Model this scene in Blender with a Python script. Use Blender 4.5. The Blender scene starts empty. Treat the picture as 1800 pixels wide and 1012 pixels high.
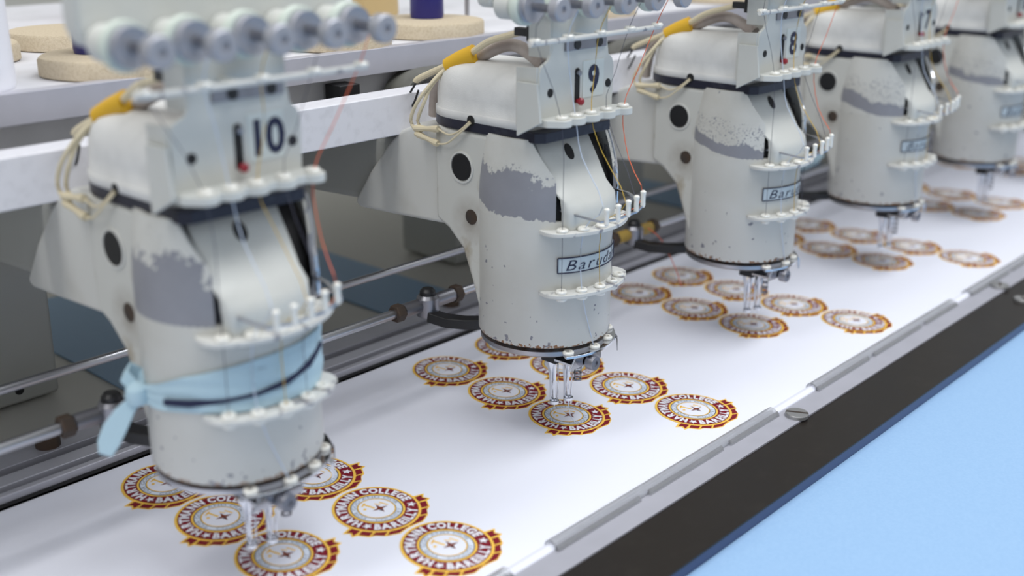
import bpy, math, random
import numpy as np
from mathutils import Matrix, Vector
random.seed(7)
S = bpy.context.scene
COL = S.collection

# ------------------------------------------------------------------ camera, world, lights, exposure
CAM = np.array([-0.394498, -0.568079, 0.425312]); YAW, PITCH, ROLL, FPX = 0.740071, -0.332323, 0.003777, 2012.31
def cam_axes():
    f = np.array([math.cos(PITCH)*math.cos(YAW), math.cos(PITCH)*math.sin(YAW), math.sin(PITCH)])
    r = np.cross(f, [0, 0, 1]); r /= np.linalg.norm(r); u = np.cross(r, f)
    c, s = math.cos(ROLL), math.sin(ROLL)
    return c*r+s*u, -s*r+c*u, f
r_, u_, f_ = cam_axes()
cd = bpy.data.cameras.new('camera'); co = bpy.data.objects.new('camera', cd); COL.objects.link(co)
co.matrix_world = Matrix(((r_[0], u_[0], -f_[0], CAM[0]), (r_[1], u_[1], -f_[1], CAM[1]), (r_[2], u_[2], -f_[2], CAM[2]), (0, 0, 0, 1)))
cd.sensor_width = 36; cd.sensor_fit = 'HORIZONTAL'; cd.lens = FPX/1800*36; cd.clip_start = .01
cd.dof.use_dof = True; cd.dof.focus_distance = 0.94; cd.dof.aperture_fstop = 3.4
S.camera = co
W = bpy.data.worlds.new('world'); S.world = W; W.use_nodes = True
W.node_tree.nodes['Background'].inputs[0].default_value = (0.93, 0.96, 1.0, 1)
W.node_tree.nodes['Background'].inputs[1].default_value = 0.52
def area(name, loc, target, sx, sy, energy, col=(1, 1, 1)):
    l = bpy.data.lights.new(name, 'AREA'); l.shape = 'RECTANGLE'; l.size = sx; l.size_y = sy; l.energy = energy; l.color = col
    o = bpy.data.objects.new(name, l); COL.objects.link(o); o.location = loc
    o.rotation_euler = (Vector(target)-Vector(loc)).to_track_quat('-Z', 'Y').to_euler()
area('ceiling_lamp_row', (0.7, -0.75, 2.1), (0.6, -0.2, 0), 2.4, 0.5, 36, (0.96, 0.98, 1.0))
area('ceiling_lamp_row', (-1.1, 0.1, 2.1), (0.1, 0.1, 0), 0.5, 1.6, 19, (1.0, 0.99, 0.97))
S.view_settings.view_transform = 'Standard'; S.view_settings.look = 'None'
S.view_settings.exposure = 0.0; S.view_settings.gamma = 1.0; S.view_settings.use_curve_mapping = False

# ------------------------------------------------------------------ materials
def lin(c):
    return tuple(((x/255)/12.92 if x/255 <= .04045 else ((x/255+.055)/1.055)**2.4) for x in c)
def nodes(m): return m.node_tree.nodes, m.node_tree.links
def mat(name, rgb, rough=.5, metal=0, noise=None, bump=None, trans=0, spec=.5, coat=0):
    m = bpy.data.materials.new(name); m.use_nodes = True
    n, l = nodes(m); b = n['Principled BSDF']; c = lin(rgb)
    b.inputs['Base Color'].default_value = (*c, 1); b.inputs['Roughness'].default_value = rough
    b.inputs['Metallic'].default_value = metal; b.inputs['Transmission Weight'].default_value = trans
    b.inputs['Specular IOR Level'].default_value = spec; b.inputs['Coat Weight'].default_value = coat
    if noise:                                  # (scale, strength, second colour)
        tc = n.new('ShaderNodeTexCoord'); t = n.new('ShaderNodeTexNoise'); t.inputs['Scale'].default_value = noise[0]; t.inputs['Detail'].default_value = 6
        r = n.new('ShaderNodeValToRGB'); r.color_ramp.elements[0].position = noise[3] if len(noise) > 3 else .35; r.color_ramp.elements[1].position = noise[4] if len(noise) > 4 else .65
        mx = n.new('ShaderNodeMix'); mx.data_type = 'RGBA'; mx.inputs[6].default_value = (*c, 1); mx.inputs[7].default_value = (*lin(noise[2]), 1)
        ml = n.new('ShaderNodeMath'); ml.operation = 'MULTIPLY'; ml.inputs[1].default_value = noise[1]
        l.new(tc.outputs['Object'], t.inputs['Vector']); l.new(t.outputs['Fac'], r.inputs[0]); l.new(r.outputs[0], ml.inputs[0]); l.new(ml.outputs[0], mx.inputs[0]); l.new(mx.outputs[2], b.inputs['Base Color'])
    if bump:                                   # (scale, strength, distance)
        tc = n.new('ShaderNodeTexCoord'); t = n.new('ShaderNodeTexNoise'); t.inputs['Scale'].default_value = bump[0]; t.inputs['Detail'].default_value = 4
        bp = n.new('ShaderNodeBump'); bp.inputs['Strength'].default_value = bump[1]; bp.inputs['Distance'].default_value = bump[2]
        l.new(tc.outputs['Object'], t.inputs['Vector']); l.new(t.outputs['Fac'], bp.inputs['Height']); l.new(bp.outputs[0], b.inputs['Normal'])
    return m
PAINT = (208, 208, 203)
def worn_paint(name, seed, lo, slope, thick, rag, metal_rgb=(142, 143, 150), speck=.70, spk_t=.60, spk_w=.020):
    """cream machine enamel with a band where it has flaked off to grey metal, plus small chips"""
    m = bpy.data.materials.new(name); m.use_nodes = True; n, l = nodes(m); b = n['Principled BSDF']
    tc = n.new('ShaderNodeTexCoord'); mp = n.new('ShaderNodeMapping'); mp.inputs['Location'].default_value = (seed*.37, seed*.11, seed*.23); l.new(tc.outputs['Object'], mp.inputs[0])
    sp = n.new('ShaderNodeSeparateXYZ'); l.new(tc.outputs['Object'], sp.inputs[0])
    def nz(scale, detail=6):
        t = n.new('ShaderNodeTexNoise'); t.inputs['Scale'].default_value = scale; t.inputs['Detail'].default_value = detail; t.inputs['Roughness'].default_value = .6; l.new(mp.outputs[0], t.inputs['Vector']); return t.outputs['Fac']
    def mth(op, a, b_, c_=None):
        k = n.new('ShaderNodeMath'); k.operation = op
        for i, v in enumerate((a, b_, c_)):
            if v is None: continue
            if isinstance(v, (int, float)): k.inputs[i].default_value = v
            else: l.new(v, k.inputs[i])
        return k.outputs[0]
    # h = z - (lo + slope*y)  in metres
    h = mth('SUBTRACT', sp.outputs['Z'], mth('MULTIPLY_ADD', sp.outputs['Y'], slope, lo))
    wob = mth('MULTIPLY', mth('SUBTRACT', nz(38), .5), rag); fine = mth('MULTIPLY', mth('SUBTRACT', nz(190), .5), rag*.42)
    hh = mth('ADD', h, mth('MULTIPLY', mth('ADD', wob, fine), .35)); ht = mth('ADD', h, mth('ADD', wob, fine))
    band = mth('MULTIPLY', mth('GREATER_THAN', hh, 0.0), mth('LESS_THAN', ht, thick))
    spk = mth('MULTIPLY', mth('GREATER_THAN', nz(520, 2), spk_t), mth('MULTIPLY', mth('GREATER_THAN', hh, 0.0), mth('LESS_THAN', mth('ADD', ht, wob), thick+spk_w)))
    chips = mth('MAXIMUM', spk, mth('GREATER_THAN', nz(120, 2), speck))
    mask = mth('MAXIMUM', band, chips)
    dirt = n.new('ShaderNodeValToRGB'); dirt.color_ramp.elements[0].position = .4; dirt.color_ramp.elements[1].position = .75
    dirt.color_ramp.elements[0].color = (*lin(PAINT), 1); dirt.color_ramp.elements[1].color = (*lin((190, 188, 180)), 1); l.new(nz(14), dirt.inputs[0])
    gm = n.new('ShaderNodeValToRGB'); gm.color_ramp.elements[0].color = (*lin(tuple(x-14 for x in metal_rgb)), 1); gm.color_ramp.elements[1].color = (*lin(tuple(x+12 for x in metal_rgb)), 1); l.new(nz(30), gm.inputs[0])
    mx = n.new('ShaderNodeMix'); mx.data_type = 'RGBA'; l.new(mask, mx.inputs[0]); l.new(dirt.outputs[0], mx.inputs[6]); l.new(gm.outputs[0], mx.inputs[7]); l.new(mx.outputs[2], b.inputs['Base Color'])
    b.inputs['Roughness'].default_value = .42
    bp = n.new('ShaderNodeBump'); bp.inputs['Strength'].default_value = .4; bp.inputs['Distance'].default_value = .0006; bp.invert = True; l.new(mask, bp.inputs['Height']); l.new(bp.outputs[0], b.inputs['Normal'])
    return m
def case_paint():
    """needle case enamel: chips near the foot of the left side, rust along the bottom lip"""
    m = bpy.data.materials.new('needle_case_enamel'); m.use_nodes = True; n, l = nodes(m); b = n['Principled BSDF']
    tc = n.new('ShaderNodeTexCoord'); sp = n.new('ShaderNodeSeparateXYZ'); l.new(tc.outputs['Object'], sp.inputs[0])
    oi = n.new('ShaderNodeObjectInfo'); ad = n.new('ShaderNodeVectorMath'); ad.operation = 'ADD'; l.new(tc.outputs['Object'], ad.inputs[0])
    sc = n.new('ShaderNodeVectorMath'); sc.operation = 'SCALE'; l.new(oi.outputs['Location'], sc.inputs[0]); sc.inputs['Scale'].default_value = 1.7; l.new(sc.outputs[0], ad.inputs[1])
    def nz(scale, detail=5):
        t = n.new('ShaderNodeTexNoise'); t.inputs['Scale'].default_value = scale; t.inputs['Detail'].default_value = detail; l.new(ad.outputs[0], t.inputs['Vector']); return t.outputs['Fac']
    def mth(op, a, b_):
        k = n.new('ShaderNodeMath'); k.operation = op
        for i, v in enumerate((a, b_)):
            if isinstance(v, (int, float)): k.inputs[i].default_value = v
            else: l.new(v, k.inputs[i])
        return k.outputs[0]
    def mixc(f, a, c):
        mx = n.new('ShaderNodeMix'); mx.data_type = 'RGBA'
        l.new(f, mx.inputs[0])
        for i, v in ((6, a), (7, c)):
            if isinstance(v, tuple): mx.inputs[i].default_value = (*lin(v), 1)
            else: l.new(v, mx.inputs[i])
        return mx.outputs[2]
    dirt = n.new('ShaderNodeValToRGB'); dirt.color_ramp.elements[0].position = .42; dirt.color_ramp.elements[1].position = .8
    dirt.color_ramp.elements[0].color = (*lin(PAINT), 1); dirt.color_ramp.elements[1].color = (*lin((190, 188, 180)), 1); l.new(nz(10), dirt.inputs[0])
    low = n.new('ShaderNodeMapRange'); low.inputs[1].default_value = .135; low.inputs[2].default_value = .090; low.inputs[3].default_value = .0; low.inputs[4].default_value = .075; l.new(sp.outputs['Z'], low.inputs[0])
    back = n.new('ShaderNodeMapRange'); back.inputs[1].default_value = .0; back.inputs[2].default_value = .04; back.inputs[3].default_value = 0; back.inputs[4].default_value = .05; l.new(sp.outputs['Y'], back.inputs[0])
    chips = mth('GREATER_THAN', mth('ADD', nz(130, 2), mth('ADD', low.outputs[0], back.outputs[0])), .755)
    c = mixc(chips, dirt.outputs[0], (132, 132, 140))
    rl = n.new('ShaderNodeMapRange'); rl.inputs[1].default_value = .0945; rl.inputs[2].default_value = .0880; rl.inputs[3].default_value = 0; rl.inputs[4].default_value = .34; l.new(sp.outputs['Z'], rl.inputs[0])
    rust = mth('GREATER_THAN', mth('ADD', nz(330, 6), rl.outputs[0]), .82)
    c = mixc(rust, c, (140, 98, 60)); l.new(c, b.inputs['Base Color']); b.inputs['Roughness'].default_value = .4
    return m
WHICH = ['the cloth-tied foreground head', 'the sharp centre head', 'the third head from the camera', 'the fourth head from the camera', 'the fifth head from the camera', 'the farthest head']
M = dict(
    paint=mat('machine_enamel', PAINT, .45, noise=(22, .6, (186, 184, 176), .5, .8)),
    grime=mat('grimy_enamel', (200, 200, 194), .5, noise=(30, .75, (140, 122, 88), .60, .74)),
    cap=mat('dusty_cap_enamel', (214, 214, 212), .75, noise=(60, .5, (188, 188, 186), .45, .75), bump=(900, .35, .0006)),
    grey=mat('grey_arm_paint', (172, 173, 168), .5, noise=(10, .5, (160, 161, 156))),
    darkgrey=mat('dark_grey_iron_paint', (104, 104, 98), .55, noise=(60, .5, (78, 76, 70))), dark=mat('dark_recess', (22, 21, 22), .7), black=mat('black_plastic', (28, 28, 30), .45),
    gasket=mat('navy_black_gasket', (26, 27, 44), .4, noise=(120, .5, (60, 62, 74), .55, .7)),
    plate=mat('number_plate_enamel', (206, 207, 202), .42, noise=(40, .4, (186, 186, 178), .55, .8)),
    ceramic=mat('white_ceramic', (240, 238, 230), .25, coat=.3),
    guide=mat('guide_white_paint', (214, 214, 210), .4, noise=(110, .9, (132, 132, 140), .57, .63)),
    steel=mat('bright_steel', (186, 187, 192), .3, 1), dull=mat('dull_steel', (150, 150, 156), .4, 1), chrome=mat('chrome', (215, 217, 222), .1, 1),
    alu=mat('brushed_aluminium', (190, 190, 200), .45, .35, noise=(40, .35, (176, 177, 186))),
    beam=mat('white_beam_enamel', (222, 222, 228), .4, noise=(120, .4, (200, 200, 205), .5, .7)),
    screw=mat('satin_screw_steel', (158, 158, 158), .45, .6), rust=mat('dark_iron', (66, 60, 56), .6, .3, noise=(60, .6, (92, 70, 52))),
    disc=mat('tension_disc_steel', (172, 173, 180), .5, .6), felt=mat('pale_green_felt', (205, 214, 205), .8), beige=mat('beige_cable', (214, 202, 172), .5), hose=mat('greyish_hose', (176, 166, 160), .6, noise=(60, .6, (140, 126, 118))),
    yellow=mat('yellow_sleeve', (214, 168, 36), .5), red=mat('red_plastic', (150, 30, 44), .3), navy=mat('navy_print', (24, 28, 62), .5),
    tag=mat('pale_blue_badge_plate', (196, 208, 214), .35), sticker=mat('number_sticker', (212, 217, 213), .4),
    cloth=mat('white_fabric', (234, 236, 247), .95, bump=(2600, .25, .0004), spec=.1),
    gold=mat('gold_embroidery', (248, 202, 88), .6, bump=(3000, .6, .0004), spec=.25), maroon=mat('maroon_embroidery', (128, 22, 40), .65, bump=(3000, .6, .0004), spec=.25),
    white_thread=mat('white_embroidery', (238, 236, 244), .6, bump=(3000, .6, .0004), spec=.25), pale=mat('pale_blue_embroidery', (222, 230, 244), .65, spec=.2), ink=mat('dark_embroidery', (62, 64, 84), .6),
    brown=mat('brown_embroidery', (122, 54, 30), .65),
    bar=mat('dark_bar_lacquer', (40, 36, 33), .3, .0, noise=(60, .4, (54, 50, 46), .55, .75), spec=.2), strip=mat('navy_table_reflection', (60, 72, 108), .3, .2),
    blue=mat('blue_table_laminate', (150, 186, 224), .65, noise=(420, .35, (164, 198, 232)), spec=.25), blue_rear=mat('blue_grey_bed_laminate', (150, 178, 204), .6, spec=.25), cream=mat('cream_bed_enamel', (206, 204, 196), .5),
    clip=mat('clear_grey_plastic', (232, 233, 236), .1, trans=.8), film=mat('translucent_film', (238, 240, 246), .3, trans=.3),
    tabletop=mat('white_shelf_top', (226, 226, 232), .5, noise=(30, .4, (205, 205, 208))),
    foam=mat('tan_foam', (212, 198, 174), .95, noise=(500, .6, (188, 170, 140), .45, .7), bump=(1400, .7, .0012), spec=.1),
    spool_navy=mat('navy_thread', (36, 34, 112), .35, bump=(900, .3, .0005)), spool_white=mat('white_thread_cone', (244, 245, 252), .6), spool_red=mat('red_thread', (170, 24, 44), .5), spool_tan=mat('tan_thread', (196, 170, 120), .6),
    rag=mat('light_blue_cloth', (182, 208, 220), .9, bump=(700, .4, .0008), spec=.1), rag_dark=mat('navy_fold_line', (36, 40, 70), .9),
    t_white=mat('bluish_white_thread', (206, 216, 232), .5), t_orange=mat('orange_thread', (236, 112, 72), .5), t_dark=mat('grey_thread', (84, 84, 98), .5), t_yellow=mat('mustard_thread', (206, 170, 70), .5),
    wall=mat('pale_wall', (190, 190, 184), .8), floor=mat('grey_floor', (150, 150, 150), .6), brass=mat('yellowed_wrap', (176, 146, 70), .5),
)
case_m = case_paint()
def stain(m, cy, cz, r):
    n, l = nodes(m); b = n['Principled BSDF']; src = b.inputs['Base Color'].links[0].from_socket
    tc = n.new('ShaderNodeTexCoord'); sp = n.new('ShaderNodeSeparateXYZ'); l.new(tc.outputs['Object'], sp.inputs[0])
    cb = n.new('ShaderNodeCombineXYZ'); l.new(sp.outputs['Y'], cb.inputs[1]); l.new(sp.outputs['Z'], cb.inputs[2])
    d = n.new('ShaderNodeVectorMath'); d.operation = 'DISTANCE'; l.new(cb.outputs[0], d.inputs[0]); d.inputs[1].default_value = (0, cy, cz)
    mr = n.new('ShaderNodeMapRange'); mr.inputs[1].default_value = r; mr.inputs[2].default_value = 0; mr.inputs[3].default_value = 0; mr.inputs[4].default_value = .9; l.new(d.outputs['Value'], mr.inputs[0])
    t = n.new('ShaderNodeTexNoise'); t.inputs['Scale'].default_value = 90; l.new(tc.outputs['Object'], t.inputs['Vector'])
    ml = n.new('ShaderNodeMath'); ml.operation = 'MULTIPLY'; l.new(mr.outputs[0], ml.inputs[0]); l.new(t.outputs['Fac'], ml.inputs[1])
    mx = n.new('ShaderNodeMix'); mx.data_type = 'RGBA'; l.new(ml.outputs[0], mx.inputs[0]); l.new(src, mx.inputs[6]); mx.inputs[7].default_value = (*lin((96, 72, 40)), 1); l.new(mx.outputs[2], b.inputs['Base Color'])
stain(M['grime'], .052, .178, .022)

# ------------------------------------------------------------------ mesh helpers (millimetres in, metres out)
class MB:
    def __init__(s): s.v = []; s.f = []; s.m = []; s.mi = 0
    def add(s, vs, fs):
        o = len(s.v); s.v += [tuple(v) for v in vs]
        for f in fs: s.f.append(tuple(i+o for i in f)); s.m.append(s.mi)
        return s
    def mat(s, i): s.mi = i; return s
    def box(s, x0, x1, y0, y1, z0, z1):
        return s.add([(x, y, z) for z in (z0, z1) for y in (y0, y1) for x in (x0, x1)], [(0, 2, 3, 1), (4, 5, 7, 6), (0, 1, 5, 4), (2, 6, 7, 3), (0, 4, 6, 2), (1, 3, 7, 5)])
    def loft(s, rings, cap0=True, cap1=True, closed=True):
        n = len(rings[0]); vs = [p for r in rings for p in r]; fs = []
        for j in range(len(rings)-1):
            for i in range(n if closed else n-1):
                k = (i+1) % n; fs.append((j*n+i, j*n+k, (j+1)*n+k, (j+1)*n+i))
        if cap0: fs.append(tuple(range(n-1, -1, -1)))
        if cap1: fs.append(tuple(range((len(rings)-1)*n, len(rings)*n)))
        return s.add(vs, fs)
    def prism(s, pts, ax, a0, a1):
        """closed 2D outline swept along axis ax ('x': pts are (y,z), 'y': (x,z), 'z': (x,y))"""
        def p3(p, a): return (a, p[0], p[1]) if ax == 'x' else (p[0], a, p[1]) if ax == 'y' else (p[0], p[1], a)
        area2 = sum(pts[i][0]*pts[(i+1) % len(pts)][1]-pts[(i+1) % len(pts)][0]*pts[i][1] for i in range(len(pts)))
        if (area2 < 0) != (ax == 'y'): pts = pts[::-1]
        return s.loft([[p3(p, a0) for p in pts], [p3(p, a1) for p in pts]])
    def cyl(s, c, r, h, ax='z', n=24, r2=None, inner=None):
        """cylinder from centre c along +axis by h"""
        r2 = r if r2 is None else r2
        def ring(rr, t):
            o = []
            for i in range(n):
                a = 2*math.pi*i/n; u, w = rr*math.cos(a), rr*math.sin(a)
                o.append((c[0]+u, c[1]+w, c[2]+t) if ax == 'z' else (c[0]+w, c[1]+t, c[2]+u) if ax == 'y' else (c[0]+t, c[1]+u, c[2]+w))
            return o
        if inner is None: return s.loft([ring(r, 0), ring(r2, h)])
        R = [ring(r, 0), ring(r2, h), ring(inner, h), ring(inner, 0), ring(r, 0)]
        return s.loft(R, False, False)
    def lathe(s, c, prof, ax='z', n=28):
        rings = []
        for r, t in prof:
            o = []
            for i in range(n):
                a = 2*math.pi*i/n; u, w = max(r, .01)*math.cos(a), max(r, .01)*math.sin(a)
                o.append((c[0]+u, c[1]+w, c[2]+t) if ax == 'z' else (c[0]+w, c[1]+t, c[2]+u) if ax == 'y' else (c[0]+t, c[1]+u, c[2]+w))
            rings.append(o)
        return s.loft(rings)
    def tube(s, path, r, n=8, smooth=3):
        P = [Vector(p) for p in path]
        if smooth and len(P) > 2:
            Q = []
            for i in range(len(P)-1):
                a, b, c, d = P[max(i-1, 0)], P[i], P[i+1], P[min(i+2, len(P)-1)]
                for k in range(smooth):
                    t = k/smooth; Q.append(.5*((2*b)+(c-a)*t+(2*a-5*b+4*c-d)*t*t+(3*b-a-3*c+d)*t**3))
            Q.append(P[-1]); P = Q
        rings = []; up = Vector((0, 0, 1))
        for i, p in enumerate(P):
            d = (P[min(i+1, len(P)-1)]-P[max(i-1, 0)])
            if d.length < 1e-9: d = Vector((0, 0, 1))
            d.normalize(); a = d.cross(up)
            if a.length < .05: a = d.cross(Vector((1, 0, 0)))
            a.normalize(); b = d.cross(a); up = a.cross(d) if False else up
            rr = r(i/(len(P)-1)) if callable(r) else r
            rings.append([p+rr*(math.cos(2*math.pi*k/n)*a+math.sin(2*math.pi*k/n)*b) for k in range(n)])
        return s.loft(rings)
    def flat(s, path, w, t, wdir):
        """flat strap following path, width w along wdir, thickness t"""
        P = [Vector(p) for p in path]; rings = []; wd = Vector(wdir).normalized()
        for i, p in enumerate(P):
            d = (P[min(i+1, len(P)-1)]-P[max(i-1, 0)]).normalized(); nn = d.cross(wd).normalized()
            ww = w[i] if isinstance(w, (list, tuple)) else w
            rings.append([p-wd*ww/2-nn*t/2, p+wd*ww/2-nn*t/2, p+wd*ww/2+nn*t/2, p-wd*ww/2+nn*t/2])
        return s.loft(rings)
def mesh_of(mb, mats, name, sharp=32):
    me = bpy.data.meshes.new(name); me.from_pydata([(x*.001, y*.001, z*.001) for x, y, z in mb.v], [], mb.f)
    for m in (mats if isinstance(mats, (list, tuple)) else [mats]): me.materials.append(m)
    me.polygons.foreach_set('material_index', mb.m); me.validate(); me.shade_smooth(); me.set_sharp_from_angle(angle=math.radians(sharp)); me.update()
    return me
def obj(name, mb, mats, parent=None, bevel=0, seg=2, sharp=32):
    me = mb if isinstance(mb, bpy.types.Mesh) else mesh_of(mb, mats, name, sharp)
    o = bpy.data.objects.new(name, me); COL.objects.link(o); o.parent = parent
    if bevel:
        b = o.modifiers.new('bevel', 'BEVEL'); b.width = bevel*.001; b.segments = seg; b.limit_method = 'ANGLE'; b.angle_limit = math.radians(35); b.harden_normals = True
    return o
def thing(name, label, cat, loc=(0, 0, 0), group=None):
    o = bpy.data.objects.new(name, None); COL.objects.link(o); o.location = [c*.001 for c in loc]; o.empty_display_size = .02
    return tag(o, label, cat, group)
def tag(o, label=None, cat=None, group=None, kind=None):
    if label: o['label'] = label
    if cat: o['category'] = cat
    if group: o['group'] = group
    if kind: o['kind'] = kind
    return o
def copy_tree(o, parent=None):
    c = o.copy(); COL.objects.link(c); c.parent = parent
    for ch in o.children: copy_tree(ch, c)
    return c
GL = {}
def glyph(ch, bold=.0):
    """flat outline of one character at size 1: vertices (u, v), faces, advance"""
    if (ch, bold) in GL: return GL[ch, bold]
    cu = bpy.data.curves.new('glyph', 'FONT'); cu.body = ch; cu.size = 1; cu.offset = bold; cu.resolution_u = 3; cu.fill_mode = 'FRONT'
    o = bpy.data.objects.new('glyph', cu); COL.objects.link(o)
    me = bpy.data.meshes.new_from_object(o.evaluated_get(bpy.context.evaluated_depsgraph_get()))
    vs = [(v.co.x, v.co.y) for v in me.vertices]; fs = [tuple(p.vertices) for p in me.polygons]
    adv = max([v[0] for v in vs], default=.3)+.08
    bpy.data.objects.remove(o); bpy.data.curves.remove(cu); bpy.data.meshes.remove(me)
    GL[ch, bold] = (vs, fs, adv); return GL[ch, bold]
def text(mb, s, fn, size, bold=0, squeeze=1.0, shear=0, gap=0):
    """lay a string out along u (mm) starting at 0; fn(u, v) -> 3D; returns the width"""
    u = 0
    for ch in s:
        if ch == ' ': u += .3*size*squeeze; continue
        vs, fs, adv = glyph(ch, bold)
        mb.add([fn(u+(x+shear*y)*size*squeeze, y*size) for x, y in vs], fs); u += (adv+gap)*size*squeeze
    return u

# ------------------------------------------------------------------ the setting
tag(obj('floor', MB().box(-2500, 4000, -2000, 1400, -800, -780), M['floor']), kind='structure')
tag(obj('wall_back', MB().box(-2500, 4000, 1300, 1400, -780, 2400), M['wall']), kind='structure')

# ------------------------------------------------------------------ machine bed and table boards
bed = thing('machine_bed', 'long cream machine bed under the columns of the sewing heads', 'machine bed', (600, 300, -40))
obj('bed_plate', MB().box(-1300, 1700, -102, 560, -8, 26), M['cream'], bed)
for x in (-1150, 450, 2050):
    for y in (-60, 500):
        obj('leg', MB().box(x-630-30, x-630+30, y-30, y+30, -740, -8), M['grey'], bed)
tbl = thing('work_table', 'light blue work table in front of the dark frame bar', 'table', (800, -400, -780))
obj('table_top', MB().box(-1500, 1500, -600, 596, 744, 768), M['blue'], tbl, .8)
for x in (-1440, 1440):
    for y in (-540, 540): obj('leg', MB().box(x-30, x+30, y-30, y+30, 0, 744), M['grey'], tbl)
for k in range(-1, 6):
    o = obj('rear_board', MB().box(300*k+82, 300*k+183, 292, 645, -13.5, -11), M['blue_rear'], None, .5)
    names = {-1: 'blue bed board left of head 10, mostly out of view', 0: 'shaded blue bed board behind head 10', 1: 'shaded blue bed board seen past the left of head 9', 2: 'shaded blue bed board behind head 9 towards head 8', 3: 'blue bed board glimpsed behind head 8', 4: 'small far blue bed board left of the fifth head', 5: 'farthest blue bed board by the right edge'}
    if k == -1: bpy.data.objects.remove(o); continue
    tag(o, names[k], 'bed board', 'blue boards between the columns')

# ------------------------------------------------------------------ front frame: dark bar, aluminium rail, plastic clips, screws
fb = thing('frame_bar', 'dark lacquered frame bar along the front edge of the fabric', 'frame bar', (800, -160, -12))
obj('bar_top', MB().box(-1500, 1500, -45, 42, 9.6, 11.6), M['bar'], fb, .4)
obj('front_strip', MB().box(-1500, 1500, -44.4, 41, .4, 9.6), M['strip'], fb, .4)  # front face: reflection of the blue table painted in as navy colour
tag(obj('front_rail', MB().box(-700, 2300, -153, -126, -0.4, 1.6), M['alu'], None, .3), 'brushed aluminium rail lying on the dark front bar', 'rail')
def clip_profile(cy, cz, r, t):
    a = [math.radians(d) for d in range(-20, 201, 20)]
    return [(cy+r*math.cos(x), cz+r*math.sin(x)) for x in a]+[(cy+(r-t)*math.cos(x), cz+(r-t)*math.sin(x)) for x in reversed(a)]
CL = [(-190, 83, 'nearest the camera at the bottom edge'), (128, 420, 'between the lower screwless gap and the slotted screw'), (490, 800, 'beyond the slotted screw in the middle'), (842, 1180, 'at the far right of the front rail'), (1230, 1500, 'farthest along the front rail')]
for x0, x1, w in CL:
    c = thing('fabric_clip', 'clear grey plastic fabric clip '+w, 'clip', ((x0+x1)/2, -130, 1.6), 'plastic clips on the front rail')
    h = (x1-x0)/2
    obj('clip_tube', MB().prism(clip_profile(2.2, .4, 5.6, .9), 'x', -h, h), M['clip'], c)
    L = x1-x0
    for a, b in ((.0, .32), (.36, .70), (.74, 1.0)):
        obj('clip_lip', MB().prism([(-5.8, -0.2), (-3.0, -.2), (-2.4, 3.6), (-3.4, 4.2), (-5.0, 2.6)], 'x', -h+a*L, -h+b*L), M['clip'], c)
def screw(x, y, z, label, turn):
    t = thing('slotted_screw', label, 'screw', (x, y, z), 'slotted screws on the front frame')
    t.rotation_euler.z = turn
    obj('screw_head', MB().lathe((0, 0, 0), [(10, 0), (10, 2.6), (9.4, 3.4), (0, 3.5)]), M['screw'], t)
    obj('slot', MB().box(-9.2, 9.2, -1.0, 1.0, 3.2, 3.8), M['rust'], t)
screw(431, -146, 1.6, 'large slotted screw on the aluminium rail near the middle', math.radians(-62))
screw(895, -145, 1.6, 'slotted screw on the aluminium rail at the right edge', math.radians(20))
screw(871, -180, -0.4, 'slotted screw set in the dark bar at the right edge', math.radians(35))

# ------------------------------------------------------------------ rear frame rail and steel rods
rr = thing('rear_rail', 'ribbed aluminium rail along the back edge of the fabric', 'rail', (700, 240, -12))
obj('rail_base', MB().box(-1400, 1500, -41.5, 44, 1.0, 14), M['dull'], rr)
for y0, y1, z in ((-36.5, -30, 20), (-23, -7, 21), (4, 44, 21)): obj('rib', MB().box(-1400, 1500, y0, y1, 13.9, z), M['alu'], rr, .8)
for y0, y1 in ((-41.5, -36.5), (-30, -23), (-7, 4)): obj('groove', MB().box(-1400, 1500, y0, y1, 11.5, 14.2), M['dark'], rr)
for x, w in ((-38, 'left of the foreground head'), (411, 'right of the sharp centre head'), (1011, 'far along near the fourth head')):
    tag(obj('rail_nut', MB().lathe((x, 256, 9), [(9.6, 0), (9.6, 10), (7.6, 10), (7.0, 6.5), (0, 6.5)]), M['rust']), 'round dark nut on the rear rail '+w, 'nut', 'nuts on the rear rail')
tag(obj('steel_rod', MB().tube([(-700, 124, 85), (2200, 124, 85)], 4.2, 14, 0), M['steel']), 'lower steel rod joining the black clamps behind the heads', 'rod')
tag(obj('steel_rod', MB().tube([(-700, 200, 91), (2200, 200, 91)], 3.6, 14, 0), M['steel']), 'upper plain steel rod running behind the heads', 'rod')
for k in range(5):
    nm = 10-k
    t = thing('rod_clamp', 'dark rod clamp behind '+WHICH[k]+(', thread-wrapped' if k == 2 else ''), 'clamp', (300*k-50, 124, 85), 'clamps on the lower rod')
    obj('sleeve', MB().cyl((-26, 0, 0), 6.2, 66, 'x', 18), M['brass'] if k == 2 else M['dull'], t)
    for x in (-36, 34): obj('nut', MB().cyl((x, 0, 0), 8.2, 9, 'x', 6), M['rust'], t, .8)
    b = obj('clamp_block', MB().lathe((2, -2, -10), [(10, 0), (10, 16), (8, 19)]), M['dull'], t)
    obj('bolt', MB().lathe((2, -2, 8), [(7, 0), (7, 4), (5, 6.5), (0, 7)], n=12), M['black'], b)
    obj('arm', MB().flat([(0, -4, -9), (4, -22, -11), (10, -40, -10), (18, -50, -9.5), (27, -58, -9)], [16, 15, 13, 12, 12], 9, (.75, .65, 0)), M['black'], t, 1)

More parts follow.
